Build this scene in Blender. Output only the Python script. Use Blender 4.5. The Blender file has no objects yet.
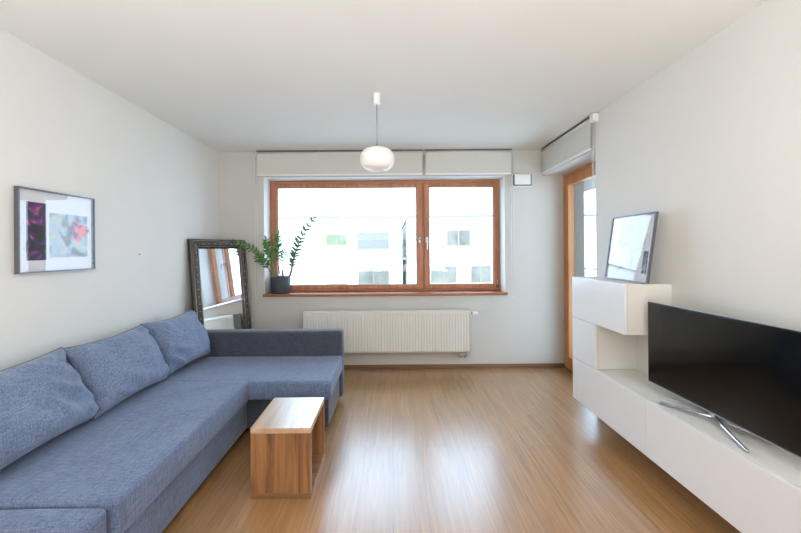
import bpy, bmesh, math, random
from mathutils import Vector, Matrix, noise
random.seed(7)
C = bpy.context.scene.collection
PI = math.pi

# ---------------------------------------------------------------- materials
def lin(c):
    return tuple((v/255/12.92 if v/255 <= 0.04045 else ((v/255+0.055)/1.055)**2.4) for v in c) + (1,)

def new_mat(name):
    m = bpy.data.materials.new(name); m.use_nodes = True
    nt = m.node_tree; b = nt.nodes['Principled BSDF']
    return m, nt, b

def simple(name, col, rough=0.5, metal=0.0, spec=0.5, var=0.03, nscale=8.0, bump=0.0, bscale=200.0, coat=0.0):
    m, nt, b = new_mat(name)
    tc = nt.nodes.new('ShaderNodeTexCoord')
    n = nt.nodes.new('ShaderNodeTexNoise'); n.inputs['Scale'].default_value = nscale; n.inputs['Detail'].default_value = 4
    nt.links.new(tc.outputs['Object'], n.inputs['Vector'])
    r = nt.nodes.new('ShaderNodeValToRGB')
    c = lin(col)
    r.color_ramp.elements[0].position = 0.3; r.color_ramp.elements[1].position = 0.7
    r.color_ramp.elements[0].color = tuple(v*(1-var) for v in c[:3]) + (1,)
    r.color_ramp.elements[1].color = tuple(min(1, v*(1+var)) for v in c[:3]) + (1,)
    nt.links.new(n.outputs['Fac'], r.inputs['Fac'])
    nt.links.new(r.outputs['Color'], b.inputs['Base Color'])
    b.inputs['Roughness'].default_value = rough
    b.inputs['Metallic'].default_value = metal
    b.inputs['Specular IOR Level'].default_value = spec
    b.inputs['Coat Weight'].default_value = coat
    b.inputs['Coat Roughness'].default_value = 0.1
    if bump > 0:
        n2 = nt.nodes.new('ShaderNodeTexNoise'); n2.inputs['Scale'].default_value = bscale; n2.inputs['Detail'].default_value = 3
        nt.links.new(tc.outputs['Object'], n2.inputs['Vector'])
        bp = nt.nodes.new('ShaderNodeBump'); bp.inputs['Strength'].default_value = bump; bp.inputs['Distance'].default_value = 0.002
        nt.links.new(n2.outputs['Fac'], bp.inputs['Height']); nt.links.new(bp.outputs['Normal'], b.inputs['Normal'])
    return m

def fabric(name, dark, light):
    m, nt, b = new_mat(name)
    tc = nt.nodes.new('ShaderNodeTexCoord')
    outs = []
    for sc in ((420, 420, 30), (40, 420, 420), (420, 35, 420)):
        mp = nt.nodes.new('ShaderNodeMapping'); mp.inputs['Scale'].default_value = sc
        n = nt.nodes.new('ShaderNodeTexNoise'); n.inputs['Scale'].default_value = 0.5; n.inputs['Detail'].default_value = 2
        nt.links.new(tc.outputs['Object'], mp.inputs['Vector']); nt.links.new(mp.outputs['Vector'], n.inputs['Vector'])
        outs.append(n.outputs['Fac'])
    a1 = nt.nodes.new('ShaderNodeMath'); a1.operation = 'ADD'
    nt.links.new(outs[0], a1.inputs[0]); nt.links.new(outs[1], a1.inputs[1])
    a2 = nt.nodes.new('ShaderNodeMath'); a2.operation = 'ADD'
    nt.links.new(a1.outputs[0], a2.inputs[0]); nt.links.new(outs[2], a2.inputs[1])
    big = nt.nodes.new('ShaderNodeTexNoise'); big.inputs['Scale'].default_value = 5
    nt.links.new(tc.outputs['Object'], big.inputs['Vector'])
    a3 = nt.nodes.new('ShaderNodeMath'); a3.operation = 'MULTIPLY_ADD'; a3.inputs[1].default_value = 0.35
    nt.links.new(big.outputs['Fac'], a3.inputs[0]); nt.links.new(a2.outputs[0], a3.inputs[2])
    mr = nt.nodes.new('ShaderNodeMapRange'); mr.inputs['From Min'].default_value = 1.15; mr.inputs['From Max'].default_value = 2.2
    nt.links.new(a3.outputs[0], mr.inputs['Value'])
    r = nt.nodes.new('ShaderNodeValToRGB')
    r.color_ramp.elements[0].color = lin(dark); r.color_ramp.elements[1].color = lin(light)
    nt.links.new(mr.outputs['Result'], r.inputs['Fac']); nt.links.new(r.outputs['Color'], b.inputs['Base Color'])
    b.inputs['Roughness'].default_value = 0.9
    b.inputs['Specular IOR Level'].default_value = 0.2
    b.inputs['Sheen Weight'].default_value = 0.25
    bp = nt.nodes.new('ShaderNodeBump'); bp.inputs['Strength'].default_value = 0.35; bp.inputs['Distance'].default_value = 0.002
    nt.links.new(a2.outputs[0], bp.inputs['Height']); nt.links.new(bp.outputs['Normal'], b.inputs['Normal'])
    return m

def wood(name, dark, mid, light, axis='Z', scale=1.0, rough=0.4, coat=0.0, contrast=1.0):
    """grain that runs along an axis"""
    m, nt, b = new_mat(name)
    tc = nt.nodes.new('ShaderNodeTexCoord')
    mp = nt.nodes.new('ShaderNodeMapping')
    s = {'X': (1.2, 22, 22), 'Y': (22, 1.2, 22), 'Z': (22, 22, 1.2)}[axis]
    mp.inputs['Scale'].default_value = tuple(v*scale for v in s)
    n = nt.nodes.new('ShaderNodeTexNoise'); n.inputs['Scale'].default_value = 1.0; n.inputs['Detail'].default_value = 7
    n.inputs['Roughness'].default_value = 0.62; n.inputs['Distortion'].default_value = 0.6
    nt.links.new(tc.outputs['Object'], mp.inputs['Vector']); nt.links.new(mp.outputs['Vector'], n.inputs['Vector'])
    r = nt.nodes.new('ShaderNodeValToRGB')
    e = r.color_ramp.elements
    e[0].position = 0.5-0.22/contrast; e[0].color = lin(dark)
    e[1].position = 0.5+0.2/contrast; e[1].color = lin(light)
    x = e.new(0.5); x.color = lin(mid)
    nt.links.new(n.outputs['Fac'], r.inputs['Fac']); nt.links.new(r.outputs['Color'], b.inputs['Base Color'])
    b.inputs['Roughness'].default_value = rough
    b.inputs['Coat Weight'].default_value = coat; b.inputs['Coat Roughness'].default_value = 0.12
    bp = nt.nodes.new('ShaderNodeBump'); bp.inputs['Strength'].default_value = 0.15; bp.inputs['Distance'].default_value = 0.001
    nt.links.new(n.outputs['Fac'], bp.inputs['Height']); nt.links.new(bp.outputs['Normal'], b.inputs['Normal'])
    return m

def floor_material():
    m, nt, b = new_mat('oak_laminate')
    L = nt.links.new
    tc = nt.nodes.new('ShaderNodeTexCoord')
    mp = nt.nodes.new('ShaderNodeMapping'); mp.inputs['Rotation'].default_value = (0, 0, PI/2)
    L(tc.outputs['Object'], mp.inputs['Vector'])
    def brick(c1, c2, mortar, msize):
        bk = nt.nodes.new('ShaderNodeTexBrick')
        bk.offset = 0.37; bk.offset_frequency = 2; bk.squash = 1
        bk.inputs['Scale'].default_value = 1.0
        bk.inputs['Brick Width'].default_value = 1.28; bk.inputs['Row Height'].default_value = 0.19
        bk.inputs['Mortar Size'].default_value = msize; bk.inputs['Mortar Smooth'].default_value = 0.2
        bk.inputs['Color1'].default_value = c1; bk.inputs['Color2'].default_value = c2; bk.inputs['Mortar'].default_value = mortar
        L(mp.outputs['Vector'], bk.inputs['Vector'])
        return bk
    rnd = brick((0, 0, 0, 1), (1, 1, 1, 1), (0.5, 0.5, 0.5, 1), 0.0)
    # shift the grain of each plank
    mul = nt.nodes.new('ShaderNodeVectorMath'); mul.operation = 'SCALE'; mul.inputs['Scale'].default_value = 9.0
    L(rnd.outputs['Color'], mul.inputs[0])
    add = nt.nodes.new('ShaderNodeVectorMath'); add.operation = 'ADD'
    L(tc.outputs['Object'], add.inputs[0]); L(mul.outputs[0], add.inputs[1])
    gm = nt.nodes.new('ShaderNodeMapping'); gm.inputs['Scale'].default_value = (70, 2.2, 1)
    L(add.outputs[0], gm.inputs['Vector'])
    n = nt.nodes.new('ShaderNodeTexNoise'); n.inputs['Scale'].default_value = 1.0; n.inputs['Detail'].default_value = 6
    n.inputs['Roughness'].default_value = 0.6; n.inputs['Distortion'].default_value = 0.9
    L(gm.outputs['Vector'], n.inputs['Vector'])
    gm2 = nt.nodes.new('ShaderNodeMapping'); gm2.inputs['Scale'].default_value = (7, 0.55, 1)
    L(add.outputs[0], gm2.inputs['Vector'])
    n2 = nt.nodes.new('ShaderNodeTexNoise'); n2.inputs['Scale'].default_value = 1.0; n2.inputs['Detail'].default_value = 2
    L(gm2.outputs['Vector'], n2.inputs['Vector'])
    w = nt.nodes.new('ShaderNodeMath'); w.operation = 'MULTIPLY'; w.inputs[1].default_value = 26
    L(n2.outputs['Fac'], w.inputs[0])
    sn = nt.nodes.new('ShaderNodeMath'); sn.operation = 'SINE'; L(w.outputs[0], sn.inputs[0])
    ma = nt.nodes.new('ShaderNodeMath'); ma.operation = 'MULTIPLY_ADD'; ma.inputs[1].default_value = 0.05
    L(sn.outputs[0], ma.inputs[0]); L(n.outputs['Fac'], ma.inputs[2])
    r = nt.nodes.new('ShaderNodeValToRGB'); e = r.color_ramp.elements
    e[0].position = 0.28; e[0].color = lin((144, 103, 62))
    e[1].position = 0.72; e[1].color = lin((180, 138, 92))
    x = e.new(0.48); x.color = lin((163, 121, 77))
    L(ma.outputs[0], r.inputs['Fac'])
    tint = brick((0.95, 0.95, 0.95, 1), (1.04, 1.035, 1.03, 1), (0.55, 0.5, 0.45, 1), 0.0012)
    mx = nt.nodes.new('ShaderNodeMix'); mx.data_type = 'RGBA'; mx.blend_type = 'MULTIPLY'; mx.inputs['Factor'].default_value = 1
    L(r.outputs['Color'], mx.inputs[6]); L(tint.outputs['Color'], mx.inputs[7])
    L(mx.outputs[2], b.inputs['Base Color'])
    b.inputs['Roughness'].default_value = 0.34
    b.inputs['Specular IOR Level'].default_value = 0.5
    b.inputs['Coat Weight'].default_value = 1.0; b.inputs['Coat Roughness'].default_value = 0.27; b.inputs['Coat IOR'].default_value = 1.85
    bp = nt.nodes.new('ShaderNodeBump'); bp.inputs['Strength'].default_value = 0.06; bp.inputs['Distance'].default_value = 0.001
    L(n.outputs['Fac'], bp.inputs['Height']); L(bp.outputs['Normal'], b.inputs['Normal'])
    return m

def glass_mat(name, refl=0.06, tint=(1, 1, 1, 1)):
    m = bpy.data.materials.new(name); m.use_nodes = True
    nt = m.node_tree; nt.nodes.clear()
    o = nt.nodes.new('ShaderNodeOutputMaterial')
    t = nt.nodes.new('ShaderNodeBsdfTransparent'); t.inputs['Color'].default_value = tint
    g = nt.nodes.new('ShaderNodeBsdfGlossy'); g.inputs['Roughness'].default_value = 0.01
    lw = nt.nodes.new('ShaderNodeLayerWeight'); lw.inputs['Blend'].default_value = 0.12
    ad = nt.nodes.new('ShaderNodeMath'); ad.operation = 'MULTIPLY_ADD'; ad.inputs[1].default_value = 0.5; ad.inputs[2].default_value = refl
    ad.use_clamp = True
    nt.links.new(lw.outputs['Fresnel'], ad.inputs[0])
    mx = nt.nodes.new('ShaderNodeMixShader')
    nt.links.new(ad.outputs[0], mx.inputs[0]); nt.links.new(t.outputs[0], mx.inputs[1]); nt.links.new(g.outputs[0], mx.inputs[2])
    nt.links.new(mx.outputs[0], o.inputs['Surface'])
    return m

M = {}
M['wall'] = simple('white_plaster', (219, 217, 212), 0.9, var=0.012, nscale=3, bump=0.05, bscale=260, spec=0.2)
M['wall_shaded'] = simple('white_plaster_shaded', (201, 199, 193), 0.9, var=0.012, nscale=3, bump=0.05, bscale=260, spec=0.2)  # same white plaster, with the far wall's shade put into its colour
M['ceiling'] = simple('ceiling_plaster', (227, 226, 221), 0.95, var=0.01, nscale=2, bump=0.08, bscale=200, spec=0.1)
M['reveal'] = simple('reveal_paint', (232, 232, 230), 0.8, var=0.01)
M['floor'] = floor_material()
M['skirt'] = wood('oak_skirting', (104, 78, 56), (130, 98, 72), (150, 116, 88), 'X', 1, 0.45)
M['frame'] = wood('stained_window_wood', (152, 96, 66), (176, 116, 82), (196, 138, 102), 'Z', 1.2, 0.4)
M['frame_h'] = wood('stained_window_wood_horizontal', (152, 96, 66), (176, 116, 82), (196, 138, 102), 'X', 1.2, 0.4)
M['door'] = wood('stained_door_wood', (168, 104, 54), (190, 126, 70), (204, 142, 86), 'Z', 1.2, 0.35)
M['door_h'] = wood('stained_door_wood_horizontal', (168, 104, 54), (190, 126, 70), (204, 142, 86), 'Y', 1.2, 0.35)
M['sill'] = wood('varnished_sill', (140, 84, 58), (166, 104, 74), (190, 130, 98), 'X', 1, 0.25, coat=0.4)
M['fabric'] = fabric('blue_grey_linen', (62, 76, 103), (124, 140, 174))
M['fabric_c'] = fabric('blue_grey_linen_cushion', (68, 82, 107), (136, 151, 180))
M['fabric_d'] = fabric('blue_grey_linen_dark', (46, 50, 60), (88, 93, 107))  # darker copy of the sofa linen for armrest, chaise base, frame and piping
M['white'] = simple('white_lacquer', (232, 233, 236), 0.28, var=0.006, spec=0.5, coat=0.15)
M['carcass'] = simple('white_melamine', (222, 220, 215), 0.5, var=0.008)
M['radiator'] = simple('radiator_enamel', (222, 222, 217), 0.4, var=0.01)
M['blind'] = simple('blind_fabric', (204, 202, 195), 0.85, var=0.015, nscale=60, bump=0.1, bscale=500)
M['grey_edge'] = simple('grey_metal_edge', (120, 116, 110), 0.5, 0.3)
M['plastic'] = simple('white_plastic', (235, 235, 232), 0.35, var=0.005)
M['chrome'] = simple('polished_chrome', (200, 203, 208), 0.15, 1.0, var=0.01)
M['steel'] = simple('brushed_steel', (170, 170, 172), 0.35, 1.0, var=0.02)
M['copper'] = simple('copper_cap', (214, 150, 110), 0.35, 0.6, var=0.02)
M['opal'] = simple('opal_glass', (244, 244, 241), 0.3, var=0.003)
M['opal'].node_tree.nodes['Principled BSDF'].inputs['Subsurface Weight'].default_value = 0.6
M['opal'].node_tree.nodes['Principled BSDF'].inputs['Subsurface Radius'].default_value = (0.1, 0.1, 0.1)
M['tv_black'] = simple('tv_bezel_black', (16, 17, 20), 0.2, var=0.02, coat=0.4)
M['tv_screen'] = simple('tv_screen_glass', (9, 10, 12), 0.12, var=0.15, nscale=3, spec=0.6)
M['tv_edge'] = simple('tv_silver_edge', (190, 194, 200), 0.3, 0.8)
M['pot'] = simple('charcoal_pot', (58, 62, 70), 0.55, var=0.05, bump=0.2, bscale=120)
M['soil'] = simple('dark_soil', (50, 38, 30), 0.95, var=0.3, nscale=60, bump=0.8, bscale=90)
M['leaf'] = simple('glossy_leaf', (84, 128, 66), 0.35, var=0.35, nscale=14)
M['stem'] = simple('green_stem', (98, 118, 74), 0.5, var=0.1, nscale=20)
M['stem_b'] = simple('brown_stem', (120, 100, 84), 0.6, var=0.12, nscale=20)
M['mirror'] = simple('silvered_glass', (232, 234, 234), 0.01, 1.0, var=0.0)
M['silverframe'] = simple('antique_pewter', (78, 70, 64), 0.38, 0.75, var=0.5, nscale=90, bump=0.9, bscale=110)
M['bead'] = simple('pewter_bead', (150, 140, 130), 0.3, 0.8, var=0.2, nscale=60)
M['picframe'] = simple('grey_aluminium_frame', (112, 112, 118), 0.35, 0.6, var=0.03)
M['glassc'] = glass_mat('picture_glass', 0.035)
M['glassw'] = glass_mat('window_glass', 0.02, (0.97, 0.98, 0.98, 1))
M['mat_board'] = simple('white_mat_board', (226, 227, 230), 0.8, var=0.01)
M['facade'] = simple('white_render_facade', (238, 238, 236), 0.9, var=0.01, nscale=1)
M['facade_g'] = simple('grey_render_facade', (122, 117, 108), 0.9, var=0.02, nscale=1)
M['coping'] = simple('grey_roof_coping', (116, 112, 104), 0.7)
M['ext_frame'] = simple('brown_window_frame', (135, 116, 98), 0.7)
M['ext_green'] = simple('pale_green_pane', (112, 120, 90), 0.8, var=0.1)
M['ext_glass'] = simple('grey_window_pane', (110, 105, 95), 0.8, var=0.35, nscale=1.2)
M['ext_blind'] = simple('closed_grey_shutter', (120, 116, 108), 0.8, var=0.03)
M['ground'] = simple('pale_ground', (190, 190, 186), 0.95, var=0.05, nscale=0.3)
M['concrete'] = simple('balcony_concrete', (170, 170, 168), 0.9, var=0.04)
M['dark'] = simple('dark_slot', (40, 40, 42), 0.6)
M['table_v'] = wood('rustic_oak_vertical', (74, 46, 28), (148, 104, 66), (172, 128, 86), 'Z', 0.8, 0.4, coat=0.1, contrast=1.15)
M['table_t'] = wood('rustic_oak_glare', (150, 120, 94), (184, 152, 122), (206, 178, 150), 'Y', 0.8, 0.3, coat=1.0)  # oak lightened to paint part of the window glare into the top
_b = M['table_t'].node_tree.nodes['Principled BSDF']; _b.inputs['Coat IOR'].default_value = 1.9; _b.inputs['Coat Roughness'].default_value = 0.3
M['table_e'] = wood('rustic_oak_edge', (104, 74, 48), (140, 102, 70), (164, 126, 92), 'X', 0.8, 0.4)

def art_mat(name, pal, scale, seed, extra=None):
    m, nt, b = new_mat(name); L = nt.links.new
    tc = nt.nodes.new('ShaderNodeTexCoord')
    mp = nt.nodes.new('ShaderNodeMapping'); mp.inputs['Location'].default_value = (seed, seed*1.7, seed*0.3)
    L(tc.outputs['Object'], mp.inputs['Vector'])
    n = nt.nodes.new('ShaderNodeTexNoise'); n.inputs['Scale'].default_value = scale; n.inputs['Detail'].default_value = 5
    n.inputs['Distortion'].default_value = 1.2
    L(mp.outputs['Vector'], n.inputs['Vector'])
    r = nt.nodes.new('ShaderNodeValToRGB'); e = r.color_ramp.elements
    e[0].position, e[0].color = pal[0][0], lin(pal[0][1])
    e[1].position, e[1].color = pal[-1][0], lin(pal[-1][1])
    for p, c in pal[1:-1]:
        x = e.new(p); x.color = lin(c)
    L(n.outputs['Fac'], r.inputs['Fac']); L(r.outputs['Color'], b.inputs['Base Color'])
    b.inputs['Roughness'].default_value = 0.7
    return m
M['art_dark'] = art_mat('abstract_night_print', [(0.3, (34, 34, 46)), (0.52, (48, 50, 68)), (0.56, (52, 52, 72)), (0.62, (120, 56, 140)), (0.66, (220, 124, 90)), (0.7, (70, 70, 90))], 9, 3.1)
M['art_light'] = art_mat('abstract_print_reflection', [(0.32, (60, 62, 66)), (0.42, (138, 136, 132)), (0.5, (160, 184, 204)), (0.56, (178, 190, 172)), (0.64, (216, 180, 132))], 8, 8.4)  # room reflection in the glass painted into the print colours
M['art_fish'] = art_mat('purple_orange_blot', [(0.36, (60, 40, 90)), (0.46, (120, 50, 120)), (0.52, (240, 110, 70)), (0.62, (230, 80, 130))], 16, 2.0)
M['art_sketch'] = art_mat('pale_blue_sketch', [(0.3, (176, 190, 212)), (0.45, (206, 214, 228)), (0.5, (226, 230, 238)), (0.7, (222, 226, 236))], 7, 5.5)
M['art_teal'] = art_mat('teal_patch_print', [(0.35, (58, 70, 78)), (0.5, (110, 130, 140)), (0.65, (170, 186, 192))], 30, 1.5)

# ---------------------------------------------------------------- mesh helpers
def box(bm, x0, x1, y0, y1, z0, z1, bev=0.0, seg=2):
    vs = [bm.verts.new(p) for p in ((x0,y0,z0),(x1,y0,z0),(x1,y1,z0),(x0,y1,z0),(x0,y0,z1),(x1,y0,z1),(x1,y1,z1),(x0,y1,z1))]
    fs = [bm.faces.new([vs[i] for i in f]) for f in ((0,3,2,1),(4,5,6,7),(0,1,5,4),(1,2,6,5),(2,3,7,6),(3,0,4,7))]
    if bev > 0:
        es = list({e for f in fs for e in f.edges})
        bmesh.ops.bevel(bm, geom=es, offset=bev, segments=seg, profile=0.5, affect='EDGES')

def tube(bm, pts, r, n=10, caps=True):
    pts = [Vector(p) for p in pts]
    rs = r if isinstance(r, (list, tuple)) else [r]*len(pts)
    rings = []; up = None
    for i, p in enumerate(pts):
        t = (pts[min(i+1, len(pts)-1)] - pts[max(i-1, 0)]).normalized()
        if up is None:
            up = Vector((0, 0, 1)) if abs(t.z) < 0.9 else Vector((1, 0, 0))
        a = t.cross(up).normalized(); bb = a.cross(t).normalized(); up = bb
        rings.append([bm.verts.new(p + (a*math.cos(2*PI*k/n) + bb*math.sin(2*PI*k/n))*rs[i]) for k in range(n)])
    for i in range(len(rings)-1):
        for k in range(n):
            bm.faces.new((rings[i][k], rings[i][(k+1) % n], rings[i+1][(k+1) % n], rings[i+1][k]))
    if caps:
        bm.faces.new(rings[0][::-1]); bm.faces.new(rings[-1])

def lathe(bm, prof, cx=0, cy=0, n=40):
    rings = []
    for r, z in prof:
        if r < 1e-5: rings.append([bm.verts.new((cx, cy, z))])
        else: rings.append([bm.verts.new((cx+r*math.cos(2*PI*k/n), cy+r*math.sin(2*PI*k/n), z)) for k in range(n)])
    for a, b in zip(rings, rings[1:]):
        if len(a) == 1 and len(b) == 1: continue
        for k in range(n):
            k2 = (k+1) % n
            if len(a) == 1: bm.faces.new((a[0], b[k2], b[k]))
            elif len(b) == 1: bm.faces.new((a[k], a[k2], b[0]))
            else: bm.faces.new((a[k], a[k2], b[k2], b[k]))

def obj(name, bm, mat, parent=None, smooth=False, wn=False):
    bmesh.ops.recalc_face_normals(bm, faces=bm.faces)
    me = bpy.data.meshes.new(name); bm.to_mesh(me); bm.free()
    me.materials.append(mat)
    if smooth:
        for p in me.polygons: p.use_smooth = True
    o = bpy.data.objects.new(name, me); C.objects.link(o)
    if wn:
        md = o.modifiers.new('wn', 'WEIGHTED_NORMAL'); md.keep_sharp = True
    if parent:
        o.parent = parent
        bpy.context.view_layer.update()
        o.matrix_parent_inverse = parent.matrix_world.inverted()
    return o

def bx(name, x0, x1, y0, y1, z0, z1, mat, parent=None, bev=0.0, seg=2):
    bm = bmesh.new(); box(bm, x0, x1, y0, y1, z0, z1, bev, seg)
    return obj(name, bm, mat, parent, smooth=bev > 0, wn=bev > 0)

def thing(name, label, cat, loc=(0, 0, 0), group=None):
    o = bpy.data.objects.new(name, None); C.objects.link(o); o.location = loc
    o.empty_display_size = 0.1
    o['label'] = label; o['category'] = cat
    if group: o['group'] = group
    bpy.context.view_layer.update()
    return o
def tag(o, label, cat, group=None):
    o['label'] = label; o['category'] = cat
    if group: o['group'] = group
    return o
def struct(o, label=None, cat=None):
    o['kind'] = 'structure'
    if label: o['label'] = label
    if cat: o['category'] = cat
    return o

def softbox(bm, x0, x1, y0, y1, z0, z1, r=0.02, cut=0.03, amp=0.003, fscale=6, seed=0, topbulge=0.0):
    """upholstered block: rounded edges, slightly uneven skin"""
    def axis(a, b):
        n = max(2, int((b-a-2*r)/cut)); k = [0, 0.15, 0.4, 0.7]
        lo = [a + r*t for t in k]; mid = [a + r + (b-a-2*r)*i/n for i in range(n+1)]; hi = [b - r*t for t in k[::-1]]
        return lo + mid + hi
    xs, ys, zs = axis(x0, x1), axis(y0, y1), axis(z0, z1)
    cache = {}
    def V(i, j, k):
        key = (i, j, k)
        if key in cache: return cache[key]
        p = Vector((xs[i], ys[j], zs[k]))
        q = Vector((min(max(p.x, x0+r), x1-r), min(max(p.y, y0+r), y1-r), min(max(p.z, z0+r), z1-r)))
        d = p - q
        if d.length > 1e-9: p = q + d.normalized()*r; nrm = d.normalized()
        else: nrm = Vector((0, 0, 1))
        s = noise.noise(p*fscale + Vector((seed, seed, seed)))*amp + noise.noise(p*fscale*3.1 + Vector((seed, 0, seed)))*amp*0.4
        p = p + nrm*s
        if topbulge and p.z > (z0+z1)/2:
            u = (p.x-x0)/(x1-x0); v = (p.y-y0)/(y1-y0)
            p.z += topbulge*max(0, math.sin(PI*min(max(u, 0), 1)))**0.5*max(0, math.sin(PI*min(max(v, 0), 1)))**0.5
        cache[key] = bm.verts.new(p); return cache[key]
    nx, ny, nz = len(xs)-1, len(ys)-1, len(zs)-1
    for i in range(nx):
        for j in range(ny):
            for k in (0, nz): bm.faces.new((V(i,j,k), V(i+1,j,k), V(i+1,j+1,k), V(i,j+1,k)))
    for i in range(nx):
        for k in range(nz):
            for j in (0, ny): bm.faces.new((V(i,j,k), V(i+1,j,k), V(i+1,j,k+1), V(i,j,k+1)))
    for j in range(ny):
        for k in range(nz):
            for i in (0, nx): bm.faces.new((V(i,j,k), V(i,j+1,k), V(i,j+1,k+1), V(i,j,k+1)))

def soft(name, dims, mat, parent, **kw):
    bm = bmesh.new(); softbox(bm, *dims, **kw)
    return obj(name, bm, mat, parent, smooth=True)

# ---------------------------------------------------------------- dimensions (metres; camera at 0,0,1.4 looks along +Y)
XL, XR, YF, YB, ZC = -2.03, 1.795, 4.255, -2.7, 2.572
WX0, WX1, WZ0, WZ1 = -1.50, 1.35, 0.862, 2.268      # window opening
YW = 4.466                                          # window frame plane
DX = 2.04                                           # balcony door frame plane
DY0, DZ1 = 3.152, 2.27                              # balcony door opening
XE, YE = 2.27, 4.72                                 # outer faces

# ---------------------------------------------------------------- room shell
bm = bmesh.new(); box(bm, XL-0.2, XE, YB-0.2, YE, -0.2, 0)
struct(obj('floor', bm, M['floor']), 'warm oak laminate floor with long planks running to the window', 'floor')
bm = bmesh.new(); box(bm, XL-0.2, XE, YB-0.2, YE, ZC, ZC+0.25)
struct(obj('ceiling', bm, M['ceiling']), 'plain off-white ceiling', 'ceiling')
bm = bmesh.new(); box(bm, XL-0.2, XL, YB-0.2, YE, 0, ZC)
struct(obj('wall_left', bm, M['wall']), 'off-white wall behind the long sofa', 'wall')
bm = bmesh.new(); box(bm, XL, XE, YB-0.2, YB, 0, ZC)
struct(obj('wall_back', bm, M['wall']), 'off-white wall behind the camera', 'wall')
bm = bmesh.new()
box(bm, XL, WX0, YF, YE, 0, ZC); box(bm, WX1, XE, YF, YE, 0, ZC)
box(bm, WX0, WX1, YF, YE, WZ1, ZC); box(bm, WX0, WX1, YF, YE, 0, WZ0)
struct(obj('wall_far', bm, M['wall_shaded']), 'off-white wall with the wide wooden window', 'wall')
bm = bmesh.new()
box(bm, XR, XE, YB, DY0, 0, ZC); box(bm, XR, XE, DY0, YF, DZ1, ZC)
struct(obj('wall_right', bm, M['wall']), 'off-white wall behind the television', 'wall')
# lining of the window niche
bm = bmesh.new()
box(bm, WX0, WX0+0.004, YF+0.001, YW, WZ0+0.03, WZ1-0.004); box(bm, WX1-0.004, WX1, YF+0.001, YW, WZ0+0.03, WZ1-0.004)
box(bm, WX0, WX1, YF+0.001, YW, WZ1-0.004, WZ1)
struct(obj('trim_1', bm, M['reveal']), 'white painted window niche lining', 'lining')
# skirting boards
def skirt(name, x0, x1, y0, y1, lab):
    bm = bmesh.new(); box(bm, x0, x1, y0, y1, 0, 0.048, 0.004)
    return struct(obj(name, bm, M['skirt'], smooth=True, wn=True), lab, 'baseboard')
skirt('baseboard_far', XL+0.015, DX-0.002, YF-0.014, YF, 'brown wooden baseboard under the radiator wall')
skirt('baseboard_left', XL, XL+0.014, YB, YF, 'brown wooden baseboard behind the sofa')
skirt('baseboard_right', XR-0.014, XR, YB, DY0, 'brown wooden baseboard under the hanging cabinets')
skirt('baseboard_back', XL+0.014, XR-0.014, YB, YB+0.014, 'brown wooden baseboard behind the camera')

# ---------------------------------------------------------------- window
def handle(parent, x, y, z, horiz, mat):
    bm = bmesh.new()
    box(bm, x-0.014, x+0.014, y-0.012, y, z-0.035, z+0.035, 0.004)
    tube(bm, [(x, y-0.01, z+0.01), (x, y-0.045, z+0.01)], 0.009)
    if horiz: tube(bm, [(x, y-0.045, z+0.01), (x-0.03, y-0.05, z+0.01), (x-0.125, y-0.05, z+0.008)], [0.009, 0.009, 0.007])
    else: tube(bm, [(x, y-0.045, z+0.018), (x, y-0.05, z-0.02), (x, y-0.05, z-0.12)], [0.009, 0.009, 0.007])
    return obj('window_handle', bm, mat, parent, smooth=True, wn=True)
win = thing('window_1', 'wide two-part wooden window over the radiator', 'window', ((WX0+WX1)/2, YW, WZ0)); win['kind'] = 'structure'
bm = bmesh.new()
a, d = 0.045, 0.075
box(bm, WX0+0.004, WX0+a, YW, YW+d, WZ0+0.03, WZ1-0.004, 0.004); box(bm, WX1-a, WX1-0.004, YW, YW+d, WZ0+0.03, WZ1-0.004, 0.004)
box(bm, 0.375, 0.43, YW+0.004, YW+d, WZ0+0.06, WZ1-a, 0.003)
obj('window_frame', bm, M['frame'], win, True, True)
bm = bmesh.new()
box(bm, WX0+a, WX1-a, YW, YW+d, WZ1-a, WZ1-0.004, 0.004); box(bm, WX0+a, WX1-a, YW, YW+d, WZ0+0.03, WZ0+0.06, 0.004)
obj('window_frame', bm, M['frame_h'], win, True, True)
for (x0, x1, g0, g1) in ((WX0+a+0.002, 0.392, -1.404, 0.317), (0.412, WX1-a-0.002, 0.477, 1.272)):
    z0, z1, h0, h1 = WZ0+0.055, WZ1-a-0.002, 0.971, 2.176
    y0, y1 = YW-0.016, YW+0.05
    bm = bmesh.new(); box(bm, x0, g0, y0, y1, z0, z1, 0.005); box(bm, g1, x1, y0, y1, z0, z1, 0.005)
    box(bm, g0, g1, y0+0.001, y1, h1, z1, 0.005); box(bm, g0, g1, y0+0.001, y1, z0, h0, 0.005)
    s = obj('window_sash', bm, M['frame'], win, True, True)
    bm = bmesh.new(); box(bm, g0, g1, YW+0.02, YW+0.026, h0, h1)
    gl = obj('window_pane', bm, M['glassw'], win)
    bm = bmesh.new(); t = 0.006
    box(bm, g0, g0+t, YW+0.005, YW+0.02, h0, h1); box(bm, g1-t, g1, YW+0.005, YW+0.02, h0, h1)
    box(bm, g0, g1, YW+0.005, YW+0.02, h1-t, h1); box(bm, g0, g1, YW+0.005, YW+0.02, h0, h0+t)
    obj('glazing_bead', bm, M['frame_h'], win)
handle(win, 0.355, YW-0.016, 1.52, True, M['steel'])
handle(win, 0.444, YW-0.016, 1.52, False, M['plastic'])
bm = bmesh.new(); tube(bm, [(WX1-a+0.005, YW-0.02, WZ0+0.07), (WX1-a+0.005, YW-0.02, WZ0+0.16)], 0.008)
obj('window_hinge', bm, M['steel'], win, True)
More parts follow.
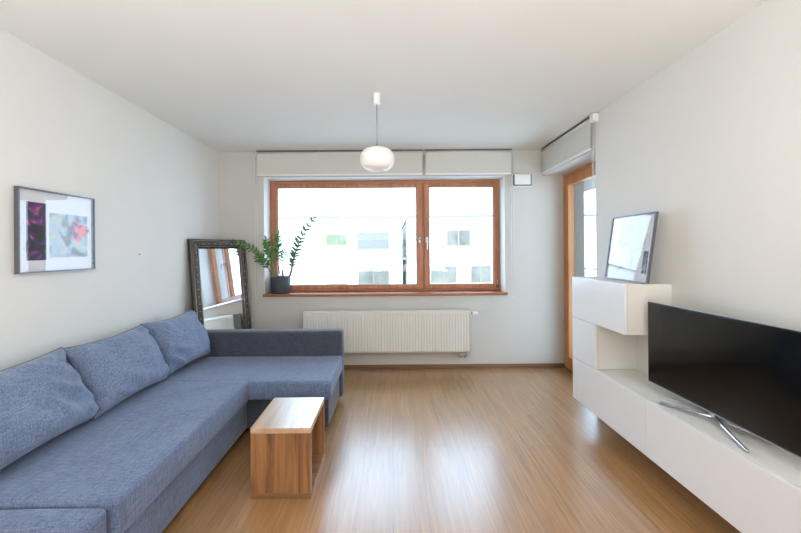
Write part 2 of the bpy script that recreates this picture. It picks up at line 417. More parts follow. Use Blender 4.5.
bm = bmesh.new(); box(bm, WX0-0.012, WX1+0.02, YF-0.03, YF, WZ0-0.002, WZ0+0.03, 0.006, 3); box(bm, WX0+0.001, WX1-0.001, YF-0.01, YW+0.01, WZ0, WZ0+0.03)
sill = struct(obj('trim_2', bm, M['sill'], smooth=True, wn=True), 'reddish wooden window sill board', 'window sill')
SZ = WZ0+0.03

# ---------------------------------------------------------------- balcony door
dr = thing('door_1', 'wood-framed glazed balcony door in the right wall', 'door', (DX, (DY0+YF)/2, 0)); dr['kind'] = 'structure'
bm = bmesh.new(); f = 0.055
box(bm, DX, DX+0.075, DY0+0.001, DY0+f, 0.0, DZ1-0.002, 0.004); box(bm, DX, DX+0.075, YF-f, YF-0.001, 0.0, DZ1-0.002, 0.004)
obj('door_frame', bm, M['door'], dr, True, True)
bm = bmesh.new(); box(bm, DX, DX+0.075, DY0+f, YF-f, DZ1-f, DZ1-0.002, 0.004)
obj('door_frame', bm, M['door_h'], dr, True, True)
bm = bmesh.new(); box(bm, DX-0.02, DX+0.09, DY0+0.001, YF-0.015, 0, 0.02, 0.003)
obj('threshold', bm, M['skirt'], dr, True, True)
bm = bmesh.new(); y0, y1, q = DY0+f+0.002, YF-f-0.002, 0.085
box(bm, DX-0.016, DX+0.05, y0, y0+q, 0.022, DZ1-f-0.002, 0.005); box(bm, DX-0.016, DX+0.05, y1-q, y1, 0.022, DZ1-f-0.002, 0.005)
box(bm, DX-0.015, DX+0.05, y0+q, y1-q, DZ1-f-0.002-q, DZ1-f-0.002, 0.005); box(bm, DX-0.015, DX+0.05, y0+q, y1-q, 0.022, 0.16, 0.005)
obj('door_sash', bm, M['door'], dr, True, True)
bx('door_pane', DX+0.02, DX+0.026, y0+q, y1-q, 0.16, DZ1-f-q, M['glassw'], dr)
bm = bmesh.new(); box(bm, DX-0.028, DX-0.016, y0+0.03, y0+0.06, 1.0, 1.08, 0.003); tube(bm, [(DX-0.02, y0+0.045, 1.05), (DX-0.06, y0+0.045, 1.05), (DX-0.065, y0+0.045, 0.94)], 0.008)
obj('door_handle', bm, M['steel'], dr, True)

# ---------------------------------------------------------------- roller blinds
def chain(bm, x, y, z0, z1, gap=0.012, ax='X'):
    for s in (-1, 1):
        dx, dy = (s*gap, 0) if ax == 'X' else (0, s*gap)
        tube(bm, [(x+dx, y+dy, z1), (x+dx, y+dy, z0+0.01)], 0.0022, 6)
    dx, dy = (gap, 0) if ax == 'X' else (0, gap)
    pts = [(x+dx*math.cos(PI*t/8), y+dy*math.cos(PI*t/8), z0+0.01-gap*math.sin(PI*t/8)) for t in range(9)]
    tube(bm, pts, 0.0022, 6)
def blind_far(x0, x1, chx, label):
    b = thing('roller_blind', label, 'blind', ((x0+x1)/2, YF-0.04, 2.29), 'rolled-up white blinds above the window')
    bx('blind_fabric', x0+0.012, x1-0.012, YF-0.062, YF-0.059, 2.285, 2.53, M['blind'], b)
    bm = bmesh.new(); tube(bm, [(x0+0.01, YF-0.035, 2.535), (x1-0.01, YF-0.035, 2.535)], 0.025, 16); obj('roller_tube', bm, M['blind'], b, True)
    bx('mounting_rail', x0, x1, YF-0.062, YF, 2.556, 2.568, M['grey_edge'], b)
    bx('bottom_bar', x0+0.012, x1-0.012, YF-0.066, YF-0.054, 2.272, 2.29, M['plastic'], b, 0.003)
    for x in (x0, x1-0.006): bx('end_bracket', x, x+0.006, YF-0.06, YF, 2.505, 2.565, M['plastic'], b)
    bm = bmesh.new(); chain(bm, chx, YF-0.03, 0.84 if abs(chx) > 0.6 else 2.33, 2.53)
    obj('bead_chain', bm, M['plastic'], b, True)
blind_far(-1.565, 0.382, -1.58, 'wide white roller blind rolled up above the larger window pane')
blind_far(0.398, 1.42, 1.428, 'short white roller blind rolled up above the narrower window pane')
b = thing('roller_blind', 'white roller blind over the balcony door, hung on the right wall', 'blind', (XR-0.04, 3.7, 2.28))
bx('blind_fabric', 1.762, 1.765, 3.17, 4.18, 2.285, 2.525, M['blind'], b)
bm = bmesh.new(); tube(bm, [(1.772, 3.16, 2.535), (1.772, 4.185, 2.535)], 0.018, 16); obj('roller_tube', bm, M['blind'], b, True)
bx('mounting_rail', 1.755, XR, 3.15, 4.19, 2.558, 2.568, M['grey_edge'], b)
bx('bottom_bar', 1.758, 1.77, 3.17, 4.18, 2.268, 2.288, M['plastic'], b, 0.003)
bx('end_bracket', 1.742, XR, 3.09, 3.15, 2.495, 2.565, M['plastic'], b, 0.008)
bx('end_bracket', 1.758, XR, 4.184, 4.192, 2.495, 2.565, M['plastic'], b)
bm = bmesh.new(); chain(bm, 1.765, 3.135, 1.0, 2.5, 0.012, 'Y'); obj('bead_chain', bm, M['plastic'], b, True)

# ---------------------------------------------------------------- wall ventilation box
v = thing('ventilation_unit', 'small white square ventilation box on the wall right of the window', 'vent', (1.54, YF, 2.21))
bx('backplate', 1.425, 1.655, YF-0.018, YF, 2.135, 2.285, M['plastic'], v, 0.004)
bx('cover', 1.45, 1.642, YF-0.05, YF-0.024, 2.152, 2.275, M['plastic'], v, 0.008)
bx('air_slot', 1.441, 1.65, YF-0.044, YF-0.017, 2.145, 2.272, M['dark'], v)

# ---------------------------------------------------------------- radiator
r = thing('radiator', 'long white ribbed panel radiator under the window', 'radiator', (-0.05, YF-0.08, 0.21))
rx0, rx1, ry0, ry1, rz0, rz1 = -1.01, 0.915, 4.115, 4.205, 0.21, 0.70
bm = bmesh.new(); n = 58; w = (rx1-rx0-0.04)/n
prof = []
for i in range(n):
    x = rx0+0.02+i*w
    prof += [(x, 0.0), (x+w*0.3, 0.0), (x+w*0.42, 0.005), (x+w*0.88, 0.005)]
prof.append((rx1-0.02, 0.0))
lo = [bm.verts.new((x, ry0+d_, rz0+0.03)) for x, d_ in prof]; hi = [bm.verts.new((x, ry0+d_, rz1-0.045)) for x, d_ in prof]
lo2 = [bm.verts.new((x, ry0+0.012, rz0+0.015)) for x, d_ in prof]; hi2 = [bm.verts.new((x, ry0+0.012, rz1-0.03)) for x, d_ in prof]
for i in range(len(prof)-1):
    bm.faces.new((lo[i], lo[i+1], hi[i+1], hi[i])); bm.faces.new((lo2[i], lo2[i+1], lo[i+1], lo[i])); bm.faces.new((hi[i], hi[i+1], hi2[i+1], hi2[i]))
box(bm, rx0+0.003, rx1-0.003, ry0+0.012, ry0+0.025, rz0+0.012, rz1-0.02)
obj('front_panel', bm, M['radiator'], r)
for x in (rx0, rx1-0.006): bx('side_cover', x, x+0.006, ry0, ry1, rz0, rz1, M['radiator'], r, 0.002)
bm = bmesh.new(); box(bm, rx0+0.006, rx1-0.006, ry0, ry0+0.012, rz1-0.03, rz1, 0.003); box(bm, rx0+0.006, rx1-0.006, ry0+0.012, ry1, rz1-0.006, rz1)
obj('top_grille', bm, M['radiator'], r, True, True)
bx('rear_panel', rx0+0.01, rx1-0.01, ry1-0.025, ry1-0.01, rz0+0.012, rz1-0.02, M['radiator'], r)
bm = bmesh.new()
tube(bm, [(rx1, 4.15, 0.665), (rx1+0.015, 4.15, 0.665)], 0.014, 16)
obj('valve_collar', bm, M['dark'], r, True)
bm = bmesh.new(); tube(bm, [(rx1+0.015, 4.15, 0.665), (rx1+0.02, 4.15, 0.665), (rx1+0.07, 4.15, 0.665), (rx1+0.078, 4.15, 0.665)], [0.014, 0.021, 0.02, 0.012], 18)
obj('thermostat_knob', bm, M['plastic'], r, True)
bm = bmesh.new()
for x in (rx1-0.12, rx1-0.07):
    tube(bm, [(x, 4.15, rz0+0.005), (x, 4.15, rz0-0.04), (x, 4.165, rz0-0.05), (x, YF-0.001, rz0-0.05)], 0.011, 10)
box(bm, rx1-0.145, rx1-0.045, 4.135, 4.165, rz0-0.035, rz0-0.005, 0.004)
obj('valve_block', bm, M['steel'], r, True, True)
for x in (-0.7, 0.6): bx('wall_bracket', x, x+0.03, ry1-0.012, YF, rz0+0.05, rz1-0.08, M['radiator'], r)

# ---------------------------------------------------------------- pendant lamp
px, py = -0.098, 2.70
p = thing('pendant_lamp', 'white opal glass pendant lamp hanging from the ceiling on a thin cord', 'lamp', (px, py, ZC))
bm = bmesh.new(); lathe(bm, [(0, ZC), (0.027, ZC), (0.028, ZC-0.075), (0.024, ZC-0.083), (0, ZC-0.083)], px, py, 28); obj('ceiling_cup', bm, M['plastic'], p, True, True)
bm = bmesh.new(); tube(bm, [(px, py, ZC-0.08), (px, py, 2.19)], 0.0035, 8); obj('cord', bm, M['steel'], p, True)
bm = bmesh.new(); lathe(bm, [(0, 2.195), (0.008, 2.195), (0.012, 2.182), (0.034, 2.172), (0.04, 2.166), (0, 2.164)], px, py, 24); obj('shade_cap', bm, M['copper'], p, True)
bm = bmesh.new(); pr = []
for i in range(25):
    t = i/24; a_ = PI/2 - PI*t*0.88 - 0.05
    rr = 0.128*abs(math.cos(a_))**0.72; zz = 2.082+0.088*math.copysign(abs(math.sin(a_))**0.86, a_)
    pr.append((rr, zz))
pr = [(0, pr[0][1]+0.0005)] + pr
last = pr[-1]; pr += [(last[0]-0.004, last[1]+0.001), (last[0]-0.006, last[1]+0.015), (0, last[1]+0.016)]
lathe(bm, pr, px, py, 48); obj('glass_shade', bm, M['opal'], p, True)

# ---------------------------------------------------------------- sectional sofa
s = thing('sectional_sofa', 'large blue-grey linen corner sofa with chaise along the left wall', 'sofa', (-1.5, 2.3, 0))
SX, NY, AY, CYF, CX, SH = -1.06, 1.382, 3.29, 2.637, -0.452, 0.44
soft('long_seat', (-1.86, SX, NY, 2.66, 0.285, SH+0.004), M['fabric'], s, r=0.022, cut=0.035, amp=0.004, fscale=5, seed=2)
soft('chaise_seat', (-1.86, CX, CYF+0.004, AY+0.01, 0.30, SH-0.002), M['fabric'], s, r=0.022, cut=0.035, amp=0.003, fscale=5, seed=9)
soft('seat_base', (-1.90, SX-0.042, NY+0.01, CYF+0.12, 0.055, 0.283), M['fabric'], s, r=0.012, cut=0.05, amp=0.002, seed=4)
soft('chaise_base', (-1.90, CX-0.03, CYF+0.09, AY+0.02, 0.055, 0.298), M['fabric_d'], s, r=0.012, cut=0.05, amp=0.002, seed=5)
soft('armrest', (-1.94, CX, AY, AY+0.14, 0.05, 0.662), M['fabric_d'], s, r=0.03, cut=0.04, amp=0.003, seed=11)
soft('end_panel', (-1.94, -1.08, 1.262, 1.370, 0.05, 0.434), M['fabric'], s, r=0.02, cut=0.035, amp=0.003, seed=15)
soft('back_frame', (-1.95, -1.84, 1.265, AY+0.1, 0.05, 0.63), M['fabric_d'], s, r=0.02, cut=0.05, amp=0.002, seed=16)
for (x, y) in ((-1.86, 1.315), (-1.17, 1.315), (-1.86, 3.36), (-0.55, 3.36), (-0.55, 2.80)):
    bx('leg', x-0.03, x+0.03, y-0.03, y+0.03, 0, 0.062, M['tv_black'], s, 0.004)
# piping seam along the seats
bm = bmesh.new(); tube(bm, [(SX-0.016, NY+0.02, 0.287), (SX-0.016, 2.62, 0.287)], 0.004, 8); obj('piping', bm, M['fabric_d'], s, True)

def cushion(name, yc, w, label, seed, tilt=24, h=0.44, t=0.25, xb=-1.592, rz=0.0):
    """back cushion: width along Y, leaning on the sofa back"""
    n, m_ = 44, 34; bm = bmesh.new(); A = math.radians(tilt)
    th = lambda u, v: (max(0, 1-abs(u)**3.2)**0.42)*(max(0, 1-abs(v)**3.0)**0.45)
    R_ = Matrix.Rotation(rz, 4, 'Z')
    def pos(u, v, side):
        pin = 1-0.075*(1-abs(v)**2)*abs(u)**3; pin2 = 1-0.10*(1-abs(u)**2)*abs(v)**3
        yy = u*w/2*pin; hh = v*h/2*pin2
        T = th(u, v)
        g = T*t/2
        # sag: fuller at the bottom
        g *= 1.0-0.22*v
        q = Vector((yy*6, hh*6, seed*3.3+side))
        edge = min(1, 3.2*T)
        rad = math.atan2(hh, yy); rr = math.hypot(yy, hh)
        wr = 0.014*noise.noise(q*1.1) + 0.006*noise.noise(Vector((yy*22, hh*7, seed)))
        corner = (abs(u)*abs(v))**1.4
        wr += 0.03*corner*noise.noise(Vector((rad*9, rr*3, seed*1.7)))
        fold = noise.noise(Vector((yy*3.0+seed, (hh+yy*0.55)*9, seed*2.0)))
        wr += 0.040*(0.45-abs(fold)*2.2)*max(0, 0.35+noise.noise(Vector((yy*4, hh*4, seed*5.0))))
        fold2 = noise.noise(Vector(((yy-hh*0.7)*8+seed, hh*2.5, seed*4.0)))
        wr += 0.024*(0.4-abs(fold2)*2.4)*(abs(u)**2)
        g += wr*edge
        # local frame: x' = outward normal to the front, z' = up along the cushion
        lx, lz = side*g, hh+h/2
        X = lx*math.cos(A) - lz*math.sin(A)
        Z = lz*math.cos(A) + lx*math.sin(A)
        P = R_ @ Vector((X, yy, 0)); 
        return Vector((xb - t*0.36*math.cos(A) + P.x, yc+P.y, SH+0.012+Z))
    V = {}
    for side in (1, -1):
        for i in range(n+1):
            for j in range(m_+1):
                u = math.sin((i/n-0.5)*PI*0.999)*0.35 + (2*i/n-1)*0.65; v = math.sin((j/m_-0.5)*PI*0.999)*0.35 + (2*j/m_-1)*0.65
                u = max(-1, min(1, u)); v = max(-1, min(1, v))
                if i in (0, n): u = -1 if i == 0 else 1
                if j in (0, m_): v = -1 if j == 0 else 1
                if i in (0, n) or j in (0, m_):
                    if (i, j) not in V: V[(i, j)] = bm.verts.new(pos(u, v, 0))
                    V[(side, i, j)] = V[(i, j)]
                else: V[(side, i, j)] = bm.verts.new(pos(u, v, side))
        for i in range(n):
            for j in range(m_):
                bm.faces.new((V[(side, i, j)], V[(side, i+1, j)], V[(side, i+1, j+1)], V[(side, i, j+1)]))
    border = [V[(i, 0)].co.copy() for i in range(n+1)] + [V[(n, j)].co.copy() for j in range(1, m_+1)] + [V[(i, m_)].co.copy() for i in range(n-1, -1, -1)] + [V[(0, j)].co.copy() for j in range(m_-1, -1, -1)]
    o = obj(name, bm, M['fabric_c'], None, True)
    zmin = min(v.co.z for v in o.data.vertices); dz = SH+0.012-zmin
    for v in o.data.vertices: v.co.z += dz
    bm = bmesh.new(); tube(bm, [p_+Vector((0, 0, dz)) for p_ in border], 0.0035, 6, False)
    pi_ = obj('piping', bm, M['fabric_d'], None, True); pi_.parent = o
    return tag(o, label, 'cushion', 'sofa back cushions')
cushion('back_cushion', 2.98, 0.63, 'blue-grey back cushion beside the far armrest, next to the mirror', 3, rz=-0.03)
cushion('back_cushion', 2.345, 0.65, 'middle blue-grey back cushion of the three on the sofa', 7)
cushion('back_cushion', 1.70, 0.69, 'blue-grey back cushion nearest the camera, below the framed picture', 12, rz=0.05)

# ---------------------------------------------------------------- small oak side table
t = thing('side_table', 'small open cube side table in rustic oak in front of the sofa', 'table', (-0.62, 2.24, 0))
tx0, tx1, ty0, ty1 = -0.802, -0.461, 2.03, 2.455
bx('tabletop', tx0, tx1, ty0, ty1, 0.369, 0.40, M['table_t'], t, 0.0015)
bx('end_panel', tx0+0.001, tx1-0.001, ty0+0.002, ty0+0.03, 0.032, 0.3685, M['table_v'], t, 0.001)
bx('end_panel', tx0+0.001, tx1-0.001, ty1-0.03, ty1-0.002, 0.032, 0.3685, M['table_v'], t, 0.001)
bx('bottom_panel', tx0, tx1, ty0, ty1, 0.001, 0.0315, M['table_e'], t, 0.0015)

# ---------------------------------------------------------------- hanging cabinets
XC = 1.49
def cabinet(name, label, y0, y1, z0, z1, open_front_y=None, group=None, xb=XR-0.001):
    c = thing(name, label, 'cabinet', ((XC+XR)/2, (y0+y1)/2, z0), group)
    g = 0.0015
    bm = bmesh.new(); w_ = 0.018; x0 = XC+0.02
    box(bm, x0, xb, y0+g, y1-g, z1-w_, z1-g); box(bm, x0, xb, y0+g, y1-g, z0+g, z0+w_)
    box(bm, x0, xb, y0+g, y0+w_, z0+w_, z1-w_); box(bm, x0, xb, y1-w_, y1-g, z0+w_, z1-w_)
    box(bm, xb-0.008, xb, y0+w_, y1-w_, z0+w_, z1-w_)
    obj('cabinet_body', bm, M['carcass'], c)
    return c
c = cabinet('wall_cabinet', 'white hanging cabinet, topmost, with the framed print on it', 2.302, 2.968, 0.843, 1.170)
bx('cabinet_door', XC, XC+0.018, 2.3035, 2.9665, 0.8445, 1.169, M['white'], c, 0.0015)
c = cabinet('wall_cabinet', 'narrow white hanging cabinet in the middle of the stack beside the open niche', 2.640, 2.968, 0.512, 0.842)
bx('cabinet_door', XC, XC+0.018, 2.6415, 2.9665, 0.5135, 0.8405, M['white'], c, 0.0015)
c = cabinet('television_bench', 'white lower bench unit nearest the balcony door', 2.118, 2.968, 0.178, 0.511)
bx('drawer', XC, XC+0.018, 2.1195, 2.9665, 0.1785, 0.5075, M['white'], c, 0.0015)
c = cabinet('television_bench', 'white lower bench unit directly under the television stand', 1.262, 2.117, 0.178, 0.511)
bx('drawer', XC, XC+0.018, 1.2635, 2.1155, 0.1785, 0.5075, M['white'], c, 0.0015)
TBZ = 0.5095

# ---------------------------------------------------------------- television
tv = thing('television', 'black flat-screen television on a chrome stand on the white bench', 'television', (1.62, 1.80, TBZ))
ty0, ty1, tz0, tz1, tX = 1.325, 2.255, 0.572, 1.066, 1.605
bx('rear_housing', tX+0.01, tX+0.04, ty0+0.02, ty1-0.02, tz0+0.02, tz1-0.02, M['tv_black'], tv, 0.01)
bx('bezel', tX, tX+0.014, ty0, ty1, tz0, tz1, M['tv_black'], tv, 0.003)
bm = bmesh.new(); e = 0.0035
box(bm, tX+0.003, tX+0.018, ty0-e, ty1+e, tz1, tz1+e); box(bm, tX-0.001, tX+0.018, ty0-e, ty1+e, tz0-e, tz0)
box(bm, tX+0.003, tX+0.018, ty0-e, ty0, tz0, tz1); box(bm, tX+0.003, tX+0.018, ty1, ty1+e, tz0, tz1)
obj('edge_trim', bm, M['tv_edge'], tv)
bx('screen', tX-0.0015, tX, ty0+0.008, ty1-0.008, tz0+0.014, tz1-0.008, M['tv_screen'], tv)
bm = bmesh.new(); cy_, cx_ = 1.815, 1.625
for (ex, ey) in ((1.523, 2.06), (1.535, 1.555), (1.735, 2.02), (1.735, 1.60)):
    a_ = Vector((cx_, cy_, TBZ+0.034)); b_ = Vector((ex, ey, TBZ+0.008))
    tube(bm, [a_, a_.lerp(b_, 0.3)+Vector((0, 0, -0.002)), b_.lerp(a_, 0.05), b_], [0.010, 0.0085, 0.0075, 0.006], 10)
obj('stand', bm, M['chrome'], tv, True)
bm = bmesh.new(); tube(bm, [(cx_, cy_, TBZ+0.028), (cx_, cy_, tz0+0.03)], 0.014, 14); box(bm, cx_-0.012, cx_+0.018, cy_-0.05, cy_+0.05, tz0-0.012, tz0+0.01, 0.004)
obj('stand_neck', bm, M['chrome'], tv, True, True)

# ---------------------------------------------------------------- framed pictures
def picture(name, label, W, H, M4, parts, fw=0.007, fd=0.020):
    """local: x along width, z up, -y is the viewing side"""
    root = thing(name, label, 'picture')
    root.matrix_world = M4; bpy.context.view_layer.update()
    def put(nm, boxes, mat):
        bm = bmesh.new()
        for q in boxes: box(bm, *q)
        me_o = obj(nm, bm, mat); me_o.parent = root; return me_o
    put('picture_frame', [(0, fw, 0, fd, 0, H), (W-fw, W, 0, fd, 0, H), (fw, W-fw, 0, fd, 0, fw), (fw, W-fw, 0, fd, H-fw, H)], M['picframe'])
    put('backing_board', [(fw, W-fw, fd-0.0018, fd-0.0002, fw, H-fw)], M['mat_board'])
    for nm, q, mat in parts:
        put(nm, [q], mat)
    put('picture_glass', [(fw, W-fw, 0.004, 0.006, fw, H-fw)], M['glassc'])
    return root
# on the left wall: local x -> +Y, local y(back) -> -X
ML = Matrix(((0, -1, 0, XL+0.029), (1, 0, 0, 1.937), (0, 0, 1, 1.286), (0, 0, 0, 1)))
yb = 0.0165
parts = [('mat_board', (0.012, 0.487, 0.0170, 0.018, 0.012, 0.463), M['mat_board']),
         ('print', (0.055, 0.170, yb-0.001, yb, 0.07, 0.40), M['art_dark']),
         ('print', (0.19, 0.455, yb-0.001, yb, 0.085, 0.35), M['art_light'])]
pl = picture('framed_picture', 'grey metal framed abstract print with painted-in reflection hanging on the left wall above the sofa', 0.499, 0.475, ML, parts, 0.006, 0.027)
bm = bmesh.new(); vv = []
for k in range(40):
    a_ = 2*PI*k/40; rr = 1+0.22*math.sin(3*a_+1)+0.12*math.sin(7*a_)
    vv.append(bm.verts.new((0.39+0.062*rr*math.cos(a_), yb-0.0015, 0.25+0.058*rr*math.sin(a_))))
bm.faces.new(vv); o = obj('print_blot', bm, M['art_fish']); o.parent = pl
# leaning print on the top cabinet: local x -> -Y ; back -> +X, leaning
lean = math.radians(8)
up = Vector((math.sin(lean), 0, math.cos(lean))); back = Vector((math.cos(lean), 0, -math.sin(lean))); along = Vector((0, -1, 0))
org = Vector((1.646, 2.78, 1.1695))
rzz = Matrix.Rotation(-0.04, 3, 'Z'); up, back, along = rzz @ up, rzz @ back, rzz @ along
MR = Matrix(((along.x, back.x, up.x, org.x), (along.y, back.y, up.y, org.y), (along.z, back.z, up.z, org.z+0.0045), (0, 0, 0, 1)))
parts = [('mat_board', (0.012, 0.468, 0.0170, 0.018, 0.012, 0.453), M['mat_board']),
         ('print', (0.09, 0.39, yb-0.001, yb, 0.07, 0.40), M['art_sketch']),
         ('print', (0.395, 0.44, yb-0.001, yb, 0.06, 0.21), M['art_teal'])]
picture('framed_print', 'thin framed pale blue print leaning on the wall atop the highest cabinet', 0.48, 0.465, MR, parts)
# nail left in the wall
bm = bmesh.new(); tube(bm, [(XL-0.001, 2.9, 1.38), (XL+0.008, 2.9, 1.38)], 0.004, 10)
tag(obj('nail', bm, M['dark'], None, True), 'tiny dark nail in the left wall between picture and mirror', 'nail')

# ---------------------------------------------------------------- standing mirror
mr = thing('standing_mirror', 'tall leaning mirror with ornate dark pewter frame in the corner behind the sofa', 'mirror')
MW, MH, FW = 0.685, 1.53, 0.10
al = Vector((0.436, 0.90, 0)).normalized(); nn = Vector((0.90, -0.436, 0)).normalized()   # outward normal
lt = math.radians(5.6); upm = (Vector((0, 0, 1))*math.cos(lt) - nn*math.sin(lt)); bk = (-nn*math.cos(lt) - Vector((0, 0, 1))*math.sin(lt))
top0 = Vector((-1.998, 3.565, 1.52)); og = top0 - upm*MH; og.z = max(og.z, 0.004)
mr.matrix_world = Matrix(((al.x, bk.x, upm.x, og.x), (al.y, bk.y, upm.y, og.y), (al.z, bk.z, upm.z, og.z), (0, 0, 0, 1)))
bpy.context.view_layer.update()
# moulded frame: profile (inset from outer edge, height towards viewer = -y)
prof = [(0, 0.028), (0, -0.004), (0.008, -0.012), (0.02, -0.010), (0.028, -0.014), (0.05, -0.018), (0.066, -0.013), (0.075, -0.008), (0.083, -0.010), (0.09, -0.004), (0.1, 0.006), (0.1, 0.028)]
bm = bmesh.new(); rings = []
for ins, yy in prof:
    rings.append([bm.verts.new(q) for q in ((ins, yy, ins), (MW-ins, yy, ins), (MW-ins, yy, MH-ins), (ins, yy, MH-ins))])
rings.append(rings[0])
for a_, b_ in zip(rings, rings[1:]):
    for k in range(4):
        bm.faces.new((a_[k], a_[(k+1) % 4], b_[(k+1) % 4], b_[k]))
fr = obj('mirror_frame', bm, M['silverframe']); fr.parent = mr
bm = bmesh.new(); bmesh.ops.create_icosphere(bm, subdivisions=2, radius=0.0068, matrix=Matrix.Diagonal((1, 0.7, 1, 1)))
b0 = obj('bead', bm, M['bead'], None, True); b0.parent = fr
k = 0.05; spots = []
for i in range(20):
    z = 0.07+(MH-0.14)*i/19; spots += [(k, z), (MW-k, z)]
for i in range(1, 8):
    x = 0.07+(MW-0.14)*i/8; spots += [(x, k), (x, MH-k)]
for i, (x, z) in enumerate(spots):
    o = b0 if i == 0 else b0.copy()
    if i: C.objects.link(o); o.parent = fr
    o.location = (x, -0.017, z)
bm = bmesh.new()
for ins, rr, yy in ((0.02, 0.0035, -0.012), (0.079, 0.0035, -0.010)):
    pts = [(ins, yy, ins), (MW-ins, yy, ins), (MW-ins, yy, MH-ins), (ins, yy, MH-ins)]
    for a_ in range(4):
        tube(bm, [pts[a_], pts[(a_+1) % 4]], rr, 8)
o = obj('frame_moulding', bm, M['bead'], None, True); o.parent = mr
bm = bmesh.new(); box(bm, FW-0.003, MW-FW+0.003, 0.006, 0.012, FW-0.003, MH-FW+0.003)
o = obj('mirror_glass', bm, M['mirror']); o.parent = mr

# ---------------------------------------------------------------- potted plant on the sill
px, py = -1.335, 4.335
pp = thing('potted_plant', 'green leafy plant in a charcoal pot on the left end of the window sill', 'plant', (px, py, SZ))
bm = bmesh.new(); lathe(bm, [(0, SZ+0.0005), (0.098, SZ+0.0005), (0.108, SZ+0.012), (0.114, SZ+0.10), (0.117, SZ+0.196), (0.113, SZ+0.2), (0.106, SZ+0.197), (0.104, SZ+0.17), (0, SZ+0.17)], px, py, 44)
obj('pot', bm, M['pot'], pp, True, True)
bm = bmesh.new(); lathe(bm, [(0, SZ+0.183), (0.06, SZ+0.182), (0.103, SZ+0.176), (0.103, SZ+0.165), (0, SZ+0.165)], px, py, 32); obj('soil', bm, M['soil'], pp, True)
def bez(P, n=22):
    out = []
    for i in range(n+1):
        t_ = i/n; q = [Vector(v_) for v_ in P]
        while len(q) > 1: q = [q[j].lerp(q[j+1], t_) for j in range(len(q)-1)]
        out.append(q[0])
    return out
def leaf(bm, base, d, nrm, L_, W_):
    d = d.normalized(); sd = d.cross(nrm).normalized(); nrm = sd.cross(d).normalized()
    rows = []
    N = 6
    for i in range(N+1):
        t_ = i/N; wd = W_*0.5*(math.sin(PI*min(1, t_**0.8*0.97+0.03)))**0.8
        c_ = base + d*L_*t_ + nrm*(0.10*L_*math.sin(PI*t_)-0.08*L_*t_*t_)
        rows.append((bm.verts.new(c_-sd*wd+nrm*wd*0.35), bm.verts.new(c_), bm.verts.new(c_+sd*wd+nrm*wd*0.35)))
    for a_, b_ in zip(rows, rows[1:]):
        bm.faces.new((a_[0], a_[1], b_[1], b_[0])); bm.faces.new((a_[1], a_[2], b_[2], b_[1]))
def plant_stem(P, r0, start, count, L_, mat, seed):
    rng = random.Random(seed)
    pts = bez(P); n = len(pts)
    bm = bmesh.new(); tube(bm, pts, [r0*(1-0.72*i/(n-1)) for i in range(n)], 8)
    st = obj('stem', bm, mat, pp, True)
    bm = bmesh.new()
    for k in range(count):
        t_ = start + (1-start)*(k+0.5)/count
        f_ = t_*(n-1); i = min(n-2, int(f_)); p0 = pts[i].lerp(pts[i+1], f_-i); tg = (pts[i+1]-pts[i]).normalized()
        side = tg.cross(Vector((0, -1, 0.15))).normalized()
        sz = L_*(0.75+0.45*math.sin(PI*min(1, (k+0.6)/count)))*rng.uniform(0.85, 1.1)
        for sg in (-1, 1):
            d_ = side*sg*rng.uniform(0.75, 1) + tg*rng.uniform(0.45, 0.8) + Vector((0, rng.uniform(-0.35, 0.1), rng.uniform(-0.1, 0.2)))
            nr = Vector((rng.uniform(-.3, .3), -0.8, 0.7+rng.uniform(-.3, .3)))
            leaf(bm, p0, d_, nr, sz, sz*0.42)
    leaf(bm, pts[-1], pts[-1]-pts[-2], Vector((0, -0.8, 0.6)), L_*0.8, L_*0.3)
    obj('leaves', bm, M['leaf'], st, True)
z0 = SZ+0.175
plant_stem([(px-0.03, py, z0), (px-0.11, py-0.05, z0+0.22), (px-0.22, py-0.18, z0+0.40), (px-0.47, py-0.35, z0+0.435)], 0.008, 0.40, 11, 0.056, M['stem'], 1)
plant_stem([(px+0.085, py, z0), (px+0.18, py-0.02, z0+0.05), (px+0.10, py-0.02, z0+0.33), (px+0.43, py-0.1, z0+0.70)], 0.017, 0.34, 13, 0.08, M['stem_b'], 2)
plant_stem([(px+0.0, py+0.02, z0), (px-0.04, py, z0+0.2), (px-0.02, py-0.02, z0+0.38), (px+0.0, py-0.05, z0+0.53)], 0.008, 0.35, 10, 0.07, M['stem'], 3)
plant_stem([(px-0.04, py-0.03, z0), (px-0.10, py-0.05, z0+0.2), (px-0.09, py-0.08, z0+0.33), (px-0.13, py-0.1, z0+0.46)], 0.008, 0.35, 9, 0.075, M['stem'], 4)
plant_stem([(px-0.05, py-0.05, z0), (px-0.12, py-0.08, z0+0.12), (px-0.14, py-0.12, z0+0.22), (px-0.21, py-0.16, z0+0.28)], 0.007, 0.35, 6, 0.08, M['stem'], 5)
plant_stem([(px+0.05, py-0.02, z0), (px+0.03, py-0.02, z0+0.15), (px+0.02, py-0.04, z0+0.25), (px+0.09, py-0.08, z0+0.35)], 0.006, 0.5, 5, 0.055, M['stem'], 6)
bm = bmesh.new(); tube(bm, [(px+0.03, py-0.02, z0-0.01), (px+0.035, py-0.02, z0+0.06), (px+0.03, py-0.03, z0+0.10)], [0.016, 0.013, 0.009], 8)
obj('cut_stub', bm, M['stem_b'], pp, True)

